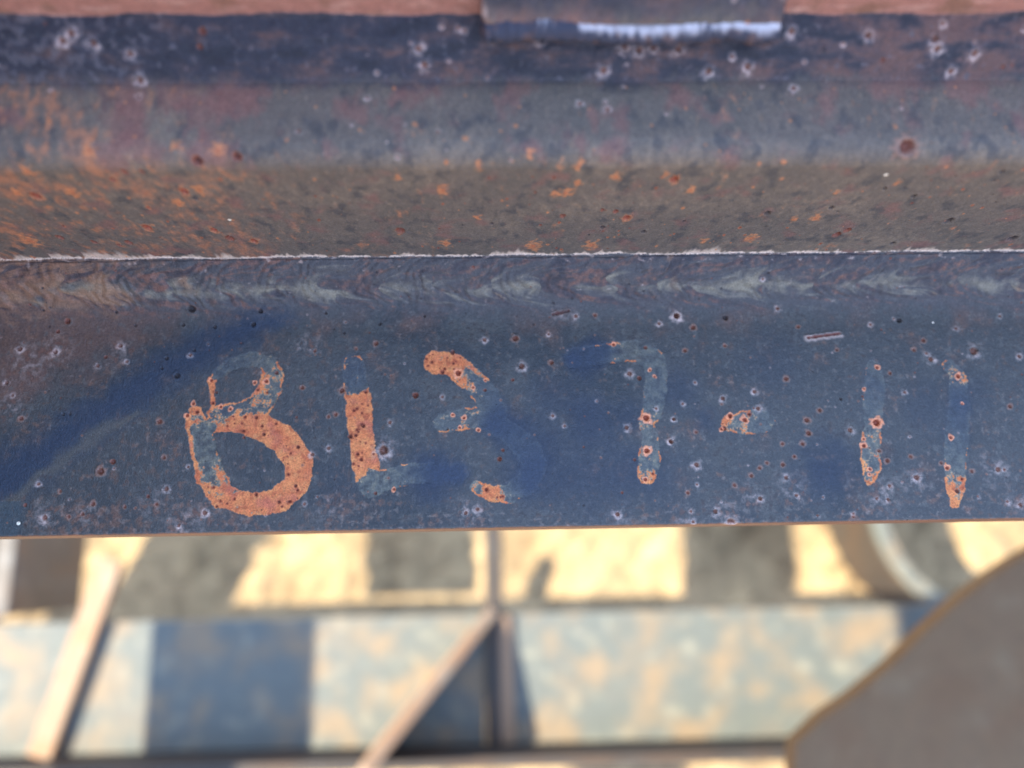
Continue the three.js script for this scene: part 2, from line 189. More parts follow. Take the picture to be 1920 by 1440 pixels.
function height(x, s) {                              // millimetres proud of the profile
  if (s < -1 || s > S_END) return 0;
  let h = 0.10 * fbm(x * 0.05, s * 0.05, 2) + 0.035 * fbm(x * 0.6, s * 0.6, 3);
  if (s < S_WELD + 4) {
    const g = glyphAt(x, s);
    if (g.id >= 0) { const inside = sm(0.15, -0.15, g.d), rusted = sm(-0.05, 0.1, g.rust + rustNoise(x, s)); h += inside * (-0.07 + 0.09 * rusted * fbm(x * 1.4, s * 1.4, 3)) ; }
    const q = gougeAt(x, s); h -= 0.5 * sm(0.1, -0.4, q); h += 0.18 * sm(0.7, 0.1, q) * sm(-0.1, 0.15, q);
  }
  const lo = toeLow(x), hi = toeTop(x);
  if (s > lo - 3 && s < hi + 1) {
    const t = clamp((s - lo) / (hi - lo)), body = Math.pow(Math.sin(Math.PI * Math.min(1, t * 0.86 + 0.02)), 0.8);
    const edge = sm(hi + 0.15, hi - 0.35, s);
    h += edge * (1.25 * body * sm(lo - 2, lo + 2, s) + (0.34 + 0.16 * n2(x * 0.06, 70)) * ripple(x, s) * sm(lo - 2, lo + 3, s) * sm(hi, hi - 2, s) + 0.5 * fbm(x * 0.18, s * 0.3, 3) * body);
  }
  const lo2 = toe2Low(x), hi2 = toe2Top(x);
  if (s > lo2 - 2 && s < hi2 + 1) {
    const t = clamp((s - lo2) / (hi2 - lo2)), body = Math.sin(Math.PI * Math.min(1, t * 0.9)), edge = sm(hi2 + 0.2, hi2 - 0.5, s);
    h += edge * (1.0 * body + 0.55 * body * fbm(x * 0.22 + 40, s * 0.4, 4));
  }
  for (const p of marks(x, s)) {
    const d = Math.hypot(x - p[0], (s - p[1]) * (p[1] > 76 && p[1] < 124 ? 0.6 : 1)) / p[2];
    if (d > 2.4) continue;
    const e = d * (1 + 0.22 * n2(x * 1.3 + p[0], s * 1.3)), k = p[3];
    if (k === 5) h += 0.05 * sm(1.3, 0.5, e);
    else if (k === 6) h += p[2] * 0.5 * sm(1.2, 0.2, e);
    else h += -p[2] * 0.85 * sm(1.05, 0.35, e) + p[2] * 0.16 * sm(2, 1.3, e) * sm(0.8, 1.15, e);
  }
  return h;
}

// ------------------------------------------------------------------ the beam's colours
const BLUES = [[-16,14.1,7,1],[10.6,15.1,8,.9],[24.6,13.5,10,.6],[35.9,14.7,7,.6],[25.1,44,5,1],[29,46.9,4,1],[24.6,30.6,6,.5],[26.6,27,7,.6],[36.7,29,5,.6],[50,36,6,.5],[88.5,13.8,8,.8],[3.8,26.6,6,1],[-66,59,7,.7],[56.7,27.3,4,.5],[16,35,6,.5],[12,24,6,.5],[76,43,9,.3],[118,30,7,.35],[131,33,6,.3],[44,12,8,.35],[-40,12,6,.2]];
const CHALKS = [[-80.9,2.5,5],[-74,4.8,4.5],[-6,4.5,4.5],[33,3,4],[103.5,7,6],[61,1.8,5.5],[-115,5,4.5],[-124,46,7],[134,13,5],[112,11,4.5],[-29,20.3,4.6],[-117,50,5],[-100,49,5],[68,7,4.5],[79,9,5],[-128,34,5],[21,58,4],[-105,6,4],[-50,50,4],[139,4,4],[-43,6,4],[-88,8,4],[50,2,4]];
const STREAK = [[-150,2,6.5],[-127.6,14.6,6.5],[-108.6,28.3,5.2],[-88.9,42.5,5.2],[-72.5,51.2,5],[-58.5,58.6,4]], TAN = [[-126,7.5,1.6],[-110.6,21.2,2],[-101,28,1.8],[-93.7,32.1,1]];
function line(L, x, s) { let b = 99; for (let i = 0; i + 1 < L.length; i++) { const p = L[i], q = L[i + 1], ex = q[0] - p[0], ey = q[1] - p[1], t = clamp(((x - p[0]) * ex + (s - p[1]) * ey) / (ex * ex + ey * ey)); b = Math.min(b, Math.hypot(x - p[0] - ex * t, s - p[1] - ey * t) / lerp(p[2], q[2], t)); } return b; }
const REDS = [[-74,141.5,6],[-64.2,140,5],[-50.1,140.5,6],[-58.5,136.8,6],[-52,138,5],[-72.5,136.9,4],[-74.3,132.6,5],[-28,136,4],[-55.6,126.5,5],[-76.7,125.5,5],[5,140,5],[-15,141,6],[40,139,4],[70,137,3],[100,140,5],[-70,128,4],[86,142,8],[18,128,4],[22,134,3]];
const C = [0, 0, 0, 0];
const mix = (r, g, b, t) => { if (t <= 0) return; if (t > 1) t = 1; C[0] += (r - C[0]) * t; C[1] += (g - C[1]) * t; C[2] += (b - C[2]) * t; };
const rough = (v, t) => { C[3] += (v - C[3]) * clamp(t); };
function colour(x, s) {                              // paint, rust, dust, chalk and a darker upper weld as sRGB 0-255 plus roughness
  const big = fbm(x * 0.02, s * 0.03 + 4, 3), mid = fbm(x * 0.09 + 11, s * 0.1, 4), small = fbm(x * 0.5, s * 0.5 + 7, 4), grain = n2(x * 3.1, s * 3.1) * 0.6 + n2(x * 6.3, s * 6.3 + 3) * 0.5;
  const wx = x + 1.5 * n2(x * 0.2, s * 0.2), ws = s + 1.5 * n2(x * 0.2 + 40, s * 0.2);
  C[3] = 0.52;
  if (s < S_WELD + 9) {                              // plate
    C[0] = 57; C[1] = 64; C[2] = 71;
    mix(41, 50, 59, sm(-0.1, 0.45, big + 0.5 * mid));
    mix(70, 76, 80, 0.85 * sm(0.05, 0.5, -mid + 0.3 * small));
    mix(86, 72, 70, 0.9 * sm(-0.25, 0.4, mid * 0.7 + sm(-60, -125, x) * 0.8 * sm(20, 45, s - (x + 128) * 0.45) + 0.25 * sm(46, 58, s) - 0.28));
    mix(92, 74, 68, 0.75 * sm(0.1, 0.5, small + 0.4 * mid - 0.1 + 0.14 * sm(14, 2, s) + 0.1 * sm(0, -80, x)));
    mix(120, 116, 118, 0.5 * sm(0.2, 0.55, fbm(x * 0.7 + 60, s * 0.7, 4) + 0.2 * mid + 0.1 * sm(14, 2, s)));
    mix(42, 43, 48, 0.75 * sm(0.15, 0.5, small * 0.7 - mid * 0.6));
    mix(88, 72, 66, 0.5 * sm(0.18, 0.5, 0.12 * sm(0, -110, x) + fbm(x * 0.28 + 33, s * 0.28, 5) - 0.05));
    mix(82, 88, 93, 0.55 * sm(0.12, 0.45, fbm(x * 0.4 + 3, s * 0.4 + 71, 5)));
    for (const b of CHALKS) { const d = Math.hypot(wx - b[0], ws - b[1]) / b[2]; if (d < 1.6) { const ck = fbm(x * 0.5 + 21, s * 0.5, 5); mix(138, 133, 138, 0.72 * sm(1.4, 0.1, d) * sm(-0.15, 0.5, ck)); mix(104, 74, 66, 0.5 * sm(1.3, 0.3, d) * sm(0.1, 0.35, -ck)); } }
    for (const b of BLUES) { const d = Math.hypot(wx - b[0], ws - b[1]) / b[2]; if (d < 2.2) mix(28, 42, 66, b[3] * 0.95 * sm(1.6, 0.1, d + 0.45 * mid + 0.25 * small)); }
    mix(33, 50, 76, 0.82 * sm(1.9, 0, line(STREAK, wx, ws) + 0.7 * mid + 0.4 * small));
    mix(92, 92, 86, 0.5 * sm(1.5, 0, line(TAN, wx, ws) + 0.6 * small));
    if (x < -119 && s < 9) mix(52, 70, 84, 0.7 * sm(-119, -122, x + 0.4 * small));
    const g = glyphAt(x, s);
    if (g.id >= 0 && g.d < 2.5) {
      const ins = sm(0.12, -0.12, g.d), lvl = g.rust + rustNoise(x, s);
      const edge = sm(0.55, 0, Math.abs(g.d + 0.25)) * sm(0.0, 0.3, n2(x * 0.25, s * 0.25 + 66) + 0.25 + 0.5 * g.rust);
      const ru = ins * sm(-0.02, 0.05, lvl + 0.2 * small + edge * 0.5), rx = g.rust, bl = g.blue;
      mix(82, 93, 97, ins * 0.78 * (1 - 0.65 * bl) * sm(-0.6, 0.3, small + 0.5 * mid + 0.15)); mix(104, 108, 98, ins * (1 - bl) * 0.6 * sm(-0.2, 0.5, small - 0.05));
      mix(31, 47, 74, sm(1.6, -1.2, g.d + 0.8 * small + 0.8 * mid) * bl * 0.9 * sm(-0.6, 0.3, mid + 0.5 * small + 0.1));
      mix(150, 140, 118, ins * 0.7 * sm(-0.14, -0.02, lvl + 0.2 * small + edge * 0.25));
      rough(0.5, ins);
      if (ru > 0) {
        const v = clamp(0.5 + fbm(x * 0.24 + 5, s * 0.24, 4));
        mix(lerp(176, 202, v), lerp(100, 140, v), lerp(68, 92, v), ru * 0.93);
        mix(160, 96, 84, ru * 0.7 * sm(0.0, 0.5, fbm(x * 0.2, s * 0.2 + 14, 3)));
        mix(212, 166, 120, ru * 0.55 * sm(0.1, 0.6, -small));
        mix(142, 78, 58, ru * 0.6 * sm(0.2, 0.7, n2(x * 0.55, s * 0.55 + 30)));
        mix(146, 86, 62, ru * 0.3 * sm(0.1, 0.6, n2(x * 1.9 + 8, s * 1.9 + 30)));
        rough(0.88, ru);
      }
    }
    mix(112, 72, 56, 0.7 * sm(0.5, -0.1, s + 0.35 * n2(x * 0.5, 6) + 0.2 * small)); // bare edge
    const q = gougeAt(x, s); mix(168, 158, 160, 0.8 * sm(1.3, 0.2, q + 0.4 * small + (s > 50.9 ? 0.7 : 0))); mix(104, 62, 58, sm(0.05, -0.25, q));
  }
  const lo = toeLow(x), hi = toeTop(x);
  if (s > lo - 8 && s < hi + 4) {                    // weld bead: paint, rust in the hollows, dust on the crests
    const a = sm(lo - 6, lo + 3, s + 3.5 * small + 3 * mid), t = (s - lo) / (hi - lo), rp = ripple(x, s);
    const q = Math.abs(t - 0.42), pu = (x + 8 * n2(x * 0.04, 5) + 3.5 * n2(x * 0.12, s * 0.22) - 17 * Math.pow(q, 1.6)) / 14.5, pi = Math.floor(pu), pf = pu - pi;
    const cc = s + lerp(5, -5, sm(0.1, 0.7, t)) * Math.sqrt(pf), st = 0.9 * fbm(cc * 0.36 + pi * 3.7, x * 0.025 + pi * 1.9, 4) + 0.22 * fbm(cc * 1.3, x * 0.07 + pi * 5, 3) + 0.12 * small;
    const b0 = C[0], b1 = C[1], b2 = C[2];
    C[0] = 62; C[1] = 65; C[2] = 73;
    mix(54, 54, 63, 0.9 * sm(0, 0.4, 0.05 - st + 0.4 * mid));
    mix(120, 121, 112, 0.85 * sm(-0.02, 0.5, st + 0.08 * rp + 0.25 - Math.abs(t - 0.34) * 1.2));
    mix(112, 80, 70, 0.75 * sm(0.05, 0.45, -st * 0.9 + 0.5 * small + 0.25 * sm(0.45, 0.7, t) * (0.5 + st) + 0.12 * sm(-20, -120, x)));
    mix(122, 94, 76, 0.75 * sm(0.0, 0.4, mid + 0.3 * st + sm(-70, -125, x) * 0.6 - 0.25));
    mix(42, 43, 54, 0.8 * sm(0.08, 0.4, -st * 0.5 - rp * 0.12 + mid * 0.5 + 0.15 * sm(0.5, 0.9, t)));
    mix(160, 152, 154, 0.65 * sm(0.26, 0.55, fbm(x * 0.35 + 70, s * 0.45, 4) + 0.22 * sm(0.7, 1, t) - 0.1));
    const w0 = C[0], w1 = C[1], w2 = C[2];
    if (s < S_WELD + 9) { C[0] = lerp(b0, w0, a); C[1] = lerp(b1, w1, a); C[2] = lerp(b2, w2, a); }
    rough(0.6, 1);
  }
  if (s > hi - 0.1 && s < toe2Low(x) + 6) {          // tube: dusty paint with rust patches
    const mid = fbm(x * 0.09 + 11, s * 0.055, 4), small = fbm(x * 0.5, s * 0.28 + 7, 4);
    C[0] = 86; C[1] = 84; C[2] = 83;                 // one coat of dusty paint on face, bend and top
    mix(79, 79, 79, sm(-0.1, 0.4, mid + 0.4 * small)); mix(106, 101, 95, 0.8 * sm(0.0, 0.45, big + 0.5 * small));
    mix(58, 61, 67, 0.75 * sm(0.05, 0.42, fbm(x * 0.22 + 15, s * 0.17 + 24, 5))); mix(114, 107, 100, 0.5 * sm(0.15, 0.5, fbm(x * 0.7 + 45, s * 0.4 + 4, 4)));
    mix(130, 98, 84, 0.75 * sm(-0.1, 0.55, mid * 0.9 + 0.6 * small + 0.5 * sm(-10, -75, x) - 0.38));
    mix(148, 104, 80, 0.55 * sm(0.2, 0.6, small * 0.8 + mid * 0.5 + 0.28 * sm(-30, -95, x) - 0.08));
    mix(108, 80, 80, 0.6 * sm(0.0, 0.4, fbm(x * 0.13 + 5, s * 0.13 + 44, 5) - 0.08));
    for (const b of REDS) { const d = Math.hypot(wx - b[0], ws - b[1]) / b[2]; if (d < 1.6) mix(110, 82, 80, 0.6 * sm(1.15, 0.3, d + 0.8 * mid + 0.9 * small)); }
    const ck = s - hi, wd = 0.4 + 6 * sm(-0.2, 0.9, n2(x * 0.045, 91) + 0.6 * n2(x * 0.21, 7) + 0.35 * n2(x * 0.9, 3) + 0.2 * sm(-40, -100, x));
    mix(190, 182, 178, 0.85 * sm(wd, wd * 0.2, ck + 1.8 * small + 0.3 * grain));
    rough(0.7, 1);
  }
  const lo2 = toe2Low(x), hi2 = toe2Top(x);
  if (s > lo2 - 5) {
    const a = sm(lo2 - 3, lo2 + 2.5, s + 2.5 * small + 2 * mid), b0 = C[0], b1 = C[1], b2 = C[2], st = fbm(x * 0.1, s * 0.26 + 30, 4);
    C[0] = 40; C[1] = 43; C[2] = 58;
    mix(30, 33, 46, sm(0, 0.4, st)); mix(98, 72, 66, 0.75 * sm(-0.2, 0.5, -st * 0.9 + 0.3 * small + 0.25 * sm(40, 100, x) + 0.16 * sm(-20, 0, x) - 0.14));
    mix(70, 72, 84, 0.8 * sm(0.2, 0.5, small + 0.3 * sm(-50, -90, x))); mix(150, 142, 150, 0.7 * sm(0.36, 0.66, fbm(x * 0.3 + 90, s * 0.45, 4) - 0.06 + 0.4 * sm(7, 0, Math.hypot(x - 31, (s - 148) * 1.6))));
    C[0] = lerp(b0, C[0], a); C[1] = lerp(b1, C[1], a); C[2] = lerp(b2, C[2], a);
    if (s > hi2 - 0.3) { const k = sm(hi2 - 0.2, hi2 + 0.3, s + 0.3 * small); mix(140, 104, 98, k); mix(162, 136, 132, k * 0.7 * sm(0.0, 0.5, fbm(x * 0.12 + 4, s * 0.5, 4))); mix(112, 86, 74, k * 0.8 * sm(0.05, 0.4, mid )); }
    rough(0.7, 1);
  }
  for (const p of marks(x, s)) {
    const dx = x - p[0], ds = (s - p[1]) * (p[1] > 76 && p[1] < 124 ? 0.6 : 1), d0 = Math.hypot(dx, ds) / p[2]; if (d0 > 6) continue;
    const k = p[3], e = d0 * (1 + 0.2 * n2(x * 1.3 + p[0], s * 1.3)), ee = d0 + 0.9 * n2(x * 0.8 + p[1], s * 0.8) + 0.5 * small;
    if (k === 2) { mix(176, 168, 174, 0.8 * sm(2.9, 0.8, ee) * sm(-0.5, 0.35, small + 0.35 * grain + 0.2 + 0.5 * n2(p[0] * 3.7, p[1] * 3.1)) * (ds < 0 ? 1 : 0.6)); mix(104, 72, 64, 0.85 * sm(1.0, 0.6, e)); }
    else if (k === 3) { if (s > 76) mix(150, 104, 80, 0.7 * sm(1.9, 1, ee)); else mix(206, 142, 112, 0.9 * sm(2.1, 1.5, ee)); mix(120, 64, 48, sm(1.15, 0.6, e)); }
    else if (k === 4) { mix(134, 106, 98, 0.65 * sm(2.3, 1.0, ee)); mix(98, 60, 50, 0.9 * sm(1.05, 0.6, e)); }
    else if (k === 1) { mix(112, 66, 54, 0.9 * sm(1.4, 0.7, e)); mix(70, 42, 38, 0.7 * sm(0.8, 0.3, e)); }
    else if (k === 5) { mix(176, 118, 82, 0.72 * sm(1.5, 0.3, ee)); mix(140, 82, 60, 0.5 * sm(0.5, 0.2, e)); }
    else if (k === 7) { mix(134, 74, 58, 0.6 * sm(1.9, 0.9, ee)); mix(92, 50, 42, 0.85 * sm(1.1, 0.5, e)); }
    else if (k === 0) mix(44, 40, 44, 0.8 * sm(1.1, 0.6, e));
  }
  for (const [px, ps, pr] of [[-121.5, 3.4, 0.5], [122.9, 54.2, 0.3], [85.7, 118.8, 0.5], [-61.3, 99, 0.45]]) { const d = Math.hypot(x - px, s - ps); if (d < 1) mix(225, 225, 222, sm(pr * 1.15, pr * 0.8, d)); }
  const gn = 1 + 0.24 * grain + 0.13 * small + 0.1 * n2(x * 1.7, s * 1.7 + 5); C[0] *= gn; C[1] *= gn; C[2] *= gn;
  return C;
}

// one set of maps for the whole beam; u is finest between x = -138 and 160 mm
const TW = 2048, TH = 1180, S0 = -14, S1 = 172, X0 = -200, X1 = -138, X2 = 160, X3 = 420, U1 = 80 / TW, U2 = 1920 / TW;
const uOf = (x) => x < X1 ? (x - X0) / (X1 - X0) * U1 : x < X2 ? U1 + (x - X1) / (X2 - X1) * (U2 - U1) : U2 + (x - X2) / (X3 - X2) * (1 - U2);
const xOf = (u) => u < U1 ? X0 + u / U1 * (X1 - X0) : u < U2 ? X1 + (u - U1) / (U2 - U1) * (X2 - X1) : X2 + (u - U2) / (1 - U2) * (X3 - X2);
const GAIN = [1.42, 1.14, 0.86];
function paintMaps(w, h, at, gain) {
  const c = new Uint8Array(w * h * 4), r = new Uint8Array(w * h * 4), b = new Uint8Array(w * h * 4);
  for (let j = 0; j < h; j++) for (let i = 0; i < w; i++) {
    const o = (j * w + i) * 4, [x, s] = at((i + 0.5) / w, (j + 0.5) / h), k = colour(x, s);
    for (let q = 0; q < 3; q++) { const v = clamp(k[q], 0, 254.9), f = Math.floor(v); c[o + q] = toS(lerp(LIN[f], LIN[f + 1], v - f) * gain[q]); }
    r[o] = r[o + 1] = r[o + 2] = 255 * clamp(k[3] + 0.1 * n2(x * 1.1, s * 1.1));
    b[o] = b[o + 1] = b[o + 2] = 255 * clamp(0.5 + 0.22 * n2(x * 2.6, s * 2.6) + 0.18 * n2(x * 5.2 + 7, s * 5.2) + 0.12 * n2(x * 0.9, s * 0.9));
    c[o + 3] = r[o + 3] = b[o + 3] = 255;
  }
  return { map: dataTexture(c, w, h, true), roughnessMap: dataTexture(r, w, h), bumpMap: dataTexture(b, w, h) };
}
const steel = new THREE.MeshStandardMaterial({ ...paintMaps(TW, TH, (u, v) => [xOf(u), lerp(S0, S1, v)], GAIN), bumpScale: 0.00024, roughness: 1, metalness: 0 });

// ------------------------------------------------------------------ the beam
const beam = new THREE.Group(); beam.name = 'welded_crossmember';
tag(beam, 'dark blue-grey painted steel crossmember with weld seams and faded lettering BL37-11', 'crossmember'); scene.add(beam);
function sheet(xs, ss) {
  const nx = xs.length, ns = ss.length, P = new Float32Array(nx * ns * 3), UV = new Float32Array(nx * ns * 2), I = new Uint32Array((nx - 1) * (ns - 1) * 6);
  let o = 0;
  for (let j = 0; j < ns; j++) {
    const s = ss[j]; let [y, z, ny, nz] = profile(s);
    if (s > 4 && s < S_END - 8) for (const e of [-6, -4.8, -3.6, -2.4, -1.2, 1.2, 2.4, 3.6, 4.8, 6]) { const a = profile(s + e); ny += a[2]; nz += a[3]; } const l = Math.hypot(ny, nz); ny /= l; nz /= l;
    for (let i = 0; i < nx; i++) {
      const x = xs[i], h = height(x, s), k = j * nx + i;
      P[k * 3] = x / 1000; P[k * 3 + 1] = (y + h * ny) / 1000; P[k * 3 + 2] = (z + h * nz) / 1000;
      UV[k * 2] = uOf(x); UV[k * 2 + 1] = (s - S0) / (S1 - S0);
      if (i + 1 < nx && j + 1 < ns) { const c = k + nx; I[o++] = k; I[o++] = k + 1; I[o++] = c; I[o++] = k + 1; I[o++] = c + 1; I[o++] = c; }
    }
  }
  const g = new THREE.BufferGeometry(); g.setAttribute('position', new THREE.BufferAttribute(P, 3)); g.setAttribute('uv', new THREE.BufferAttribute(UV, 2)); g.setIndex(new THREE.BufferAttribute(I, 1)); g.computeVertexNormals();
  return g;
}
function split(g, xs, ss, which) {                   // cut a sheet into pieces by what each face belongs to
  const nx = xs.length, lists = new Map(), I = g.index.array;
  for (let j = 0; j + 1 < ss.length; j++) for (let i = 0; i + 1 < nx; i++) {
    const k = which((xs[i] + xs[i + 1]) / 2, (ss[j] + ss[j + 1]) / 2); if (k === null) continue; if (!lists.has(k)) lists.set(k, []);
    const L = lists.get(k), q = (j * (nx - 1) + i) * 6; for (let e = 0; e < 6; e++) L.push(I[q + e]);
  }
  const out = new Map(), P = g.attributes.position.array, N = g.attributes.normal.array, T = g.attributes.uv.array;
  for (const [k, L] of lists) {
    const re = new Map(), p = [], n = [], t = [], id = [];
    for (const v of L) { let m = re.get(v); if (m === undefined) { m = re.size; re.set(v, m); p.push(P[v * 3], P[v * 3 + 1], P[v * 3 + 2]); n.push(N[v * 3], N[v * 3 + 1], N[v * 3 + 2]); t.push(T[v * 2], T[v * 2 + 1]); } id.push(m); }
    const r = new THREE.BufferGeometry(); r.setAttribute('position', new THREE.Float32BufferAttribute(p, 3)); r.setAttribute('normal', new THREE.Float32BufferAttribute(n, 3)); r.setAttribute('uv', new THREE.Float32BufferAttribute(t, 2)); r.setIndex(id); out.set(k, r);
  }
  return out;
}
const range = (a, b, step) => { const n = Math.max(1, Math.round((b - a) / step)); return [...Array(n).keys()].map((i) => a + (b - a) * i / n); };
const columns = (step) => [...range(-200, -138, 2), ...range(-138, 160, step), ...range(160, 420, 3), 420];
{
  const xs = columns(0.24), ss = [...range(-119.7, -11.7, 12), ...range(-11.7, -1, 1.2), ...range(-1, 1.2, 0.18), ...range(1.2, S_WELD, 0.24), S_WELD, S_WELD + 0.24];
  const pieces = split(sheet(xs, ss), xs, ss, (x, s) => { if (s > S_WELD) return null; if (s < 1 || s > 58) return 'plate'; const g = glyphAt(x, s); return g.id >= 0 && g.d < 0 ? g.id : 'plate'; });
  const plate = part('lettered_plate', pieces.get('plate'), steel, beam);
  GLYPHS.forEach(([name, label], i) => { part(name, pieces.get(i), steel, plate).userData.label = label; });
}
{
  const xs = columns(0.32), ss = [S_WELD - 0.32, ...range(S_WELD, S_CORNER, 0.32), ...range(S_CORNER, S_END, 0.36), ...range(S_END, S_END + 10, 2), ...range(S_END + 10, S_END + 108.8, 12), S_END + 108.8];
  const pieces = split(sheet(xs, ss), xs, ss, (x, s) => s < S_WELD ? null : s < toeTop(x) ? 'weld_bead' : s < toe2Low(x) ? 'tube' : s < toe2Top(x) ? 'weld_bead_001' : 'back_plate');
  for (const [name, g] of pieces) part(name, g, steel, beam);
}
// weathered steel for everything else: base paint, rust patches, pale scuffs (linear base colours)
function weathered(seed, base, rust, pale, size = 512, scale = 60, bias = 0) {
  const c = new Uint8Array(size * size * 4);
  for (let j = 0; j < size; j++) for (let i = 0; i < size; i++) {
    const x = i / size * scale + seed * 13.7, y = j / size * scale + seed * 5.3, o = (j * size + i) * 4;
    const a = sm(-0.2, 0.45, fbm(x * 0.8, y * 0.8, 5) + bias), b = sm(0.1, 0.45, fbm(x * 1.7 + 30, y * 1.7, 4)), g = 1 + 0.25 * fbm(x * 8, y * 8, 3);
    for (let q = 0; q < 3; q++) c[o + q] = toS(lerp(lerp(base[q], pale[q], b), rust[q], a) * g);
    c[o + 3] = 255;
  }
  const t = dataTexture(c, size, size, true); t.wrapS = t.wrapT = THREE.MirroredRepeatWrapping;
  return new THREE.MeshStandardMaterial({ map: t, roughness: 0.7 });
}
function metric(g) {                                 // uv in units of 2.4 m, taken along the two axes each face lies in
  const p = g.attributes.position, n = g.attributes.normal, uv = new Float32Array(p.count * 2);
  for (let i = 0; i < p.count; i++) {
    const a = Math.abs(n.getX(i)), b = Math.abs(n.getY(i)), c = Math.abs(n.getZ(i));
    uv[i * 2] = 0.5 + (a > b && a > c ? p.getZ(i) : p.getX(i)) / 2.4; uv[i * 2 + 1] = 0.5 + (b >= a && b >= c ? p.getZ(i) : p.getY(i)) / 2.4;
  }
  g.setAttribute('uv', new THREE.BufferAttribute(uv, 2)); return g;
}
const box = (x0, x1, y0, y1, z0, z1, r = 0.002, seg = 2) => { const g = new RoundedBoxGeometry(x1 - x0, y1 - y0, z1 - z0, seg, Math.min(r, (x1 - x0) / 3, (y1 - y0) / 3, (z1 - z0) / 3)); g.translate((x0 + x1) / 2, (y0 + y1) / 2, (z0 + z1) / 2); return metric(g); };
function prism(points, thickness, bevel = 0.0015) {  // outline in the x, y plane, extruded along z
  const s = new THREE.Shape(points.map(([x, y]) => new THREE.Vector2(x, y)));
  return new THREE.ExtrudeGeometry(s, { depth: thickness, bevelEnabled: true, bevelSize: bevel, bevelThickness: bevel, bevelSegments: 2, curveSegments: 24 });
}
const barPaint = weathered(3, [0.10, 0.11, 0.095], [0.20, 0.145, 0.085], [0.19, 0.182, 0.135], 512, 75, -0.03);
const rustPaint = weathered(5, [0.12, 0.085, 0.06], [0.20, 0.10, 0.045], [0.15, 0.125, 0.10], 512, 60, 0.1);
const greyPaint = weathered(7, [0.12, 0.105, 0.085], [0.15, 0.11, 0.075], [0.16, 0.15, 0.13], 512, 60, -0.1);
const dustPaint = weathered(11, [0.15, 0.085, 0.034], [0.145, 0.074, 0.026], [0.175, 0.11, 0.05], 512, 60, -0.05);
const brownRust = weathered(13, [0.04, 0.032, 0.024], [0.06, 0.036, 0.02], [0.05, 0.042, 0.034], 512, 60, 0);
const orangeRust = weathered(9, [0.26, 0.17, 0.10], [0.29, 0.16, 0.08], [0.28, 0.22, 0.15], 512, 60, 0);

// lug welded on the back plate, its lower seam, the beam's ends, an added sun-blocking plate and legs
{
  const lg = box(-0.001, 0.0575, 0.0742, 0.102, -0.0985, -0.0915, 0.0012, 4), lp = lg.attributes.position, lu = lg.attributes.uv;
  for (let i = 0; i < lp.count; i++) lu.setXY(i, uOf(lp.getX(i) * 1000 - 70), (137 + (lp.getY(i) * 1000 - 70) * 0.8 - S0) / (S1 - S0));
  for (let i = 0; i < lp.count; i++) lp.setZ(i, lp.getZ(i) - (lp.getY(i) - 0.0742) * 0.65); lg.computeVertexNormals();
  const lug = part('lug', lg, steel, beam);
  const n = 240, m = 20, P = [], Cc = [], I = [];
  for (let i = 0; i <= n; i++) for (let j = 0; j <= m; j++) {
    const x = lerp(-1.5, 58, i / n), a = j / m * Math.PI * 2, end = Math.min(1, Math.sqrt(Math.min(i, n - i) / 5) + 0.02), w = (3.0 + 0.5 * n2(x * 0.12, 3) + 0.25 * n2(x * 0.6, 9)) * end, b = w * (1 + 0.08 * n2(x * 0.8, a * 2));
    P.push(x / 1000, (72.2 + 1.3 * n2(x * 0.05, 50) + 0.5 * n2(x * 0.2, 5) + b * 0.9 * Math.sin(a)) / 1000, (-93.2 + b * Math.cos(a)) / 1000);
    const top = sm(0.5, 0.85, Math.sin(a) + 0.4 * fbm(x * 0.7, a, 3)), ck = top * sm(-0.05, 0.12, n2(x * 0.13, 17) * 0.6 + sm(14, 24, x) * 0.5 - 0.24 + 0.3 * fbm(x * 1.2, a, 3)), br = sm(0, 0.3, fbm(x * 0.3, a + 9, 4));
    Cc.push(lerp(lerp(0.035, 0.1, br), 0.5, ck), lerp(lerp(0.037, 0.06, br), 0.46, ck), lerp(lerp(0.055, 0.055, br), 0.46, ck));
    if (i < n && j < m) { const k = i * (m + 1) + j; I.push(k, k + 1, k + m + 1, k + 1, k + m + 2, k + m + 1); }
  }
  const g = new THREE.BufferGeometry(); g.setAttribute('position', new THREE.Float32BufferAttribute(P, 3)); g.setAttribute('color', new THREE.Float32BufferAttribute(Cc, 3)); g.setIndex(I); g.computeVertexNormals();
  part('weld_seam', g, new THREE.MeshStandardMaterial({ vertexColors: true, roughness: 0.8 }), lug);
}
part('unseen_end_plate', box(-0.212, -0.2, -0.05, 0.42, -0.22, 0.17), rustPaint, beam);  // tall plate added out of view to keep the sun off the beam
part('unseen_end_plate', box(0.42, 0.43, -0.05, 0.1, -0.115, 0.01), rustPaint, beam);
part('leg', box(-0.195, -0.155, -1.03, -0.0125, -0.105, -0.075), rustPaint, beam);
part('leg', box(0.375, 0.415, -1.03, -0.0125, -0.105, -0.075), rustPaint, beam);

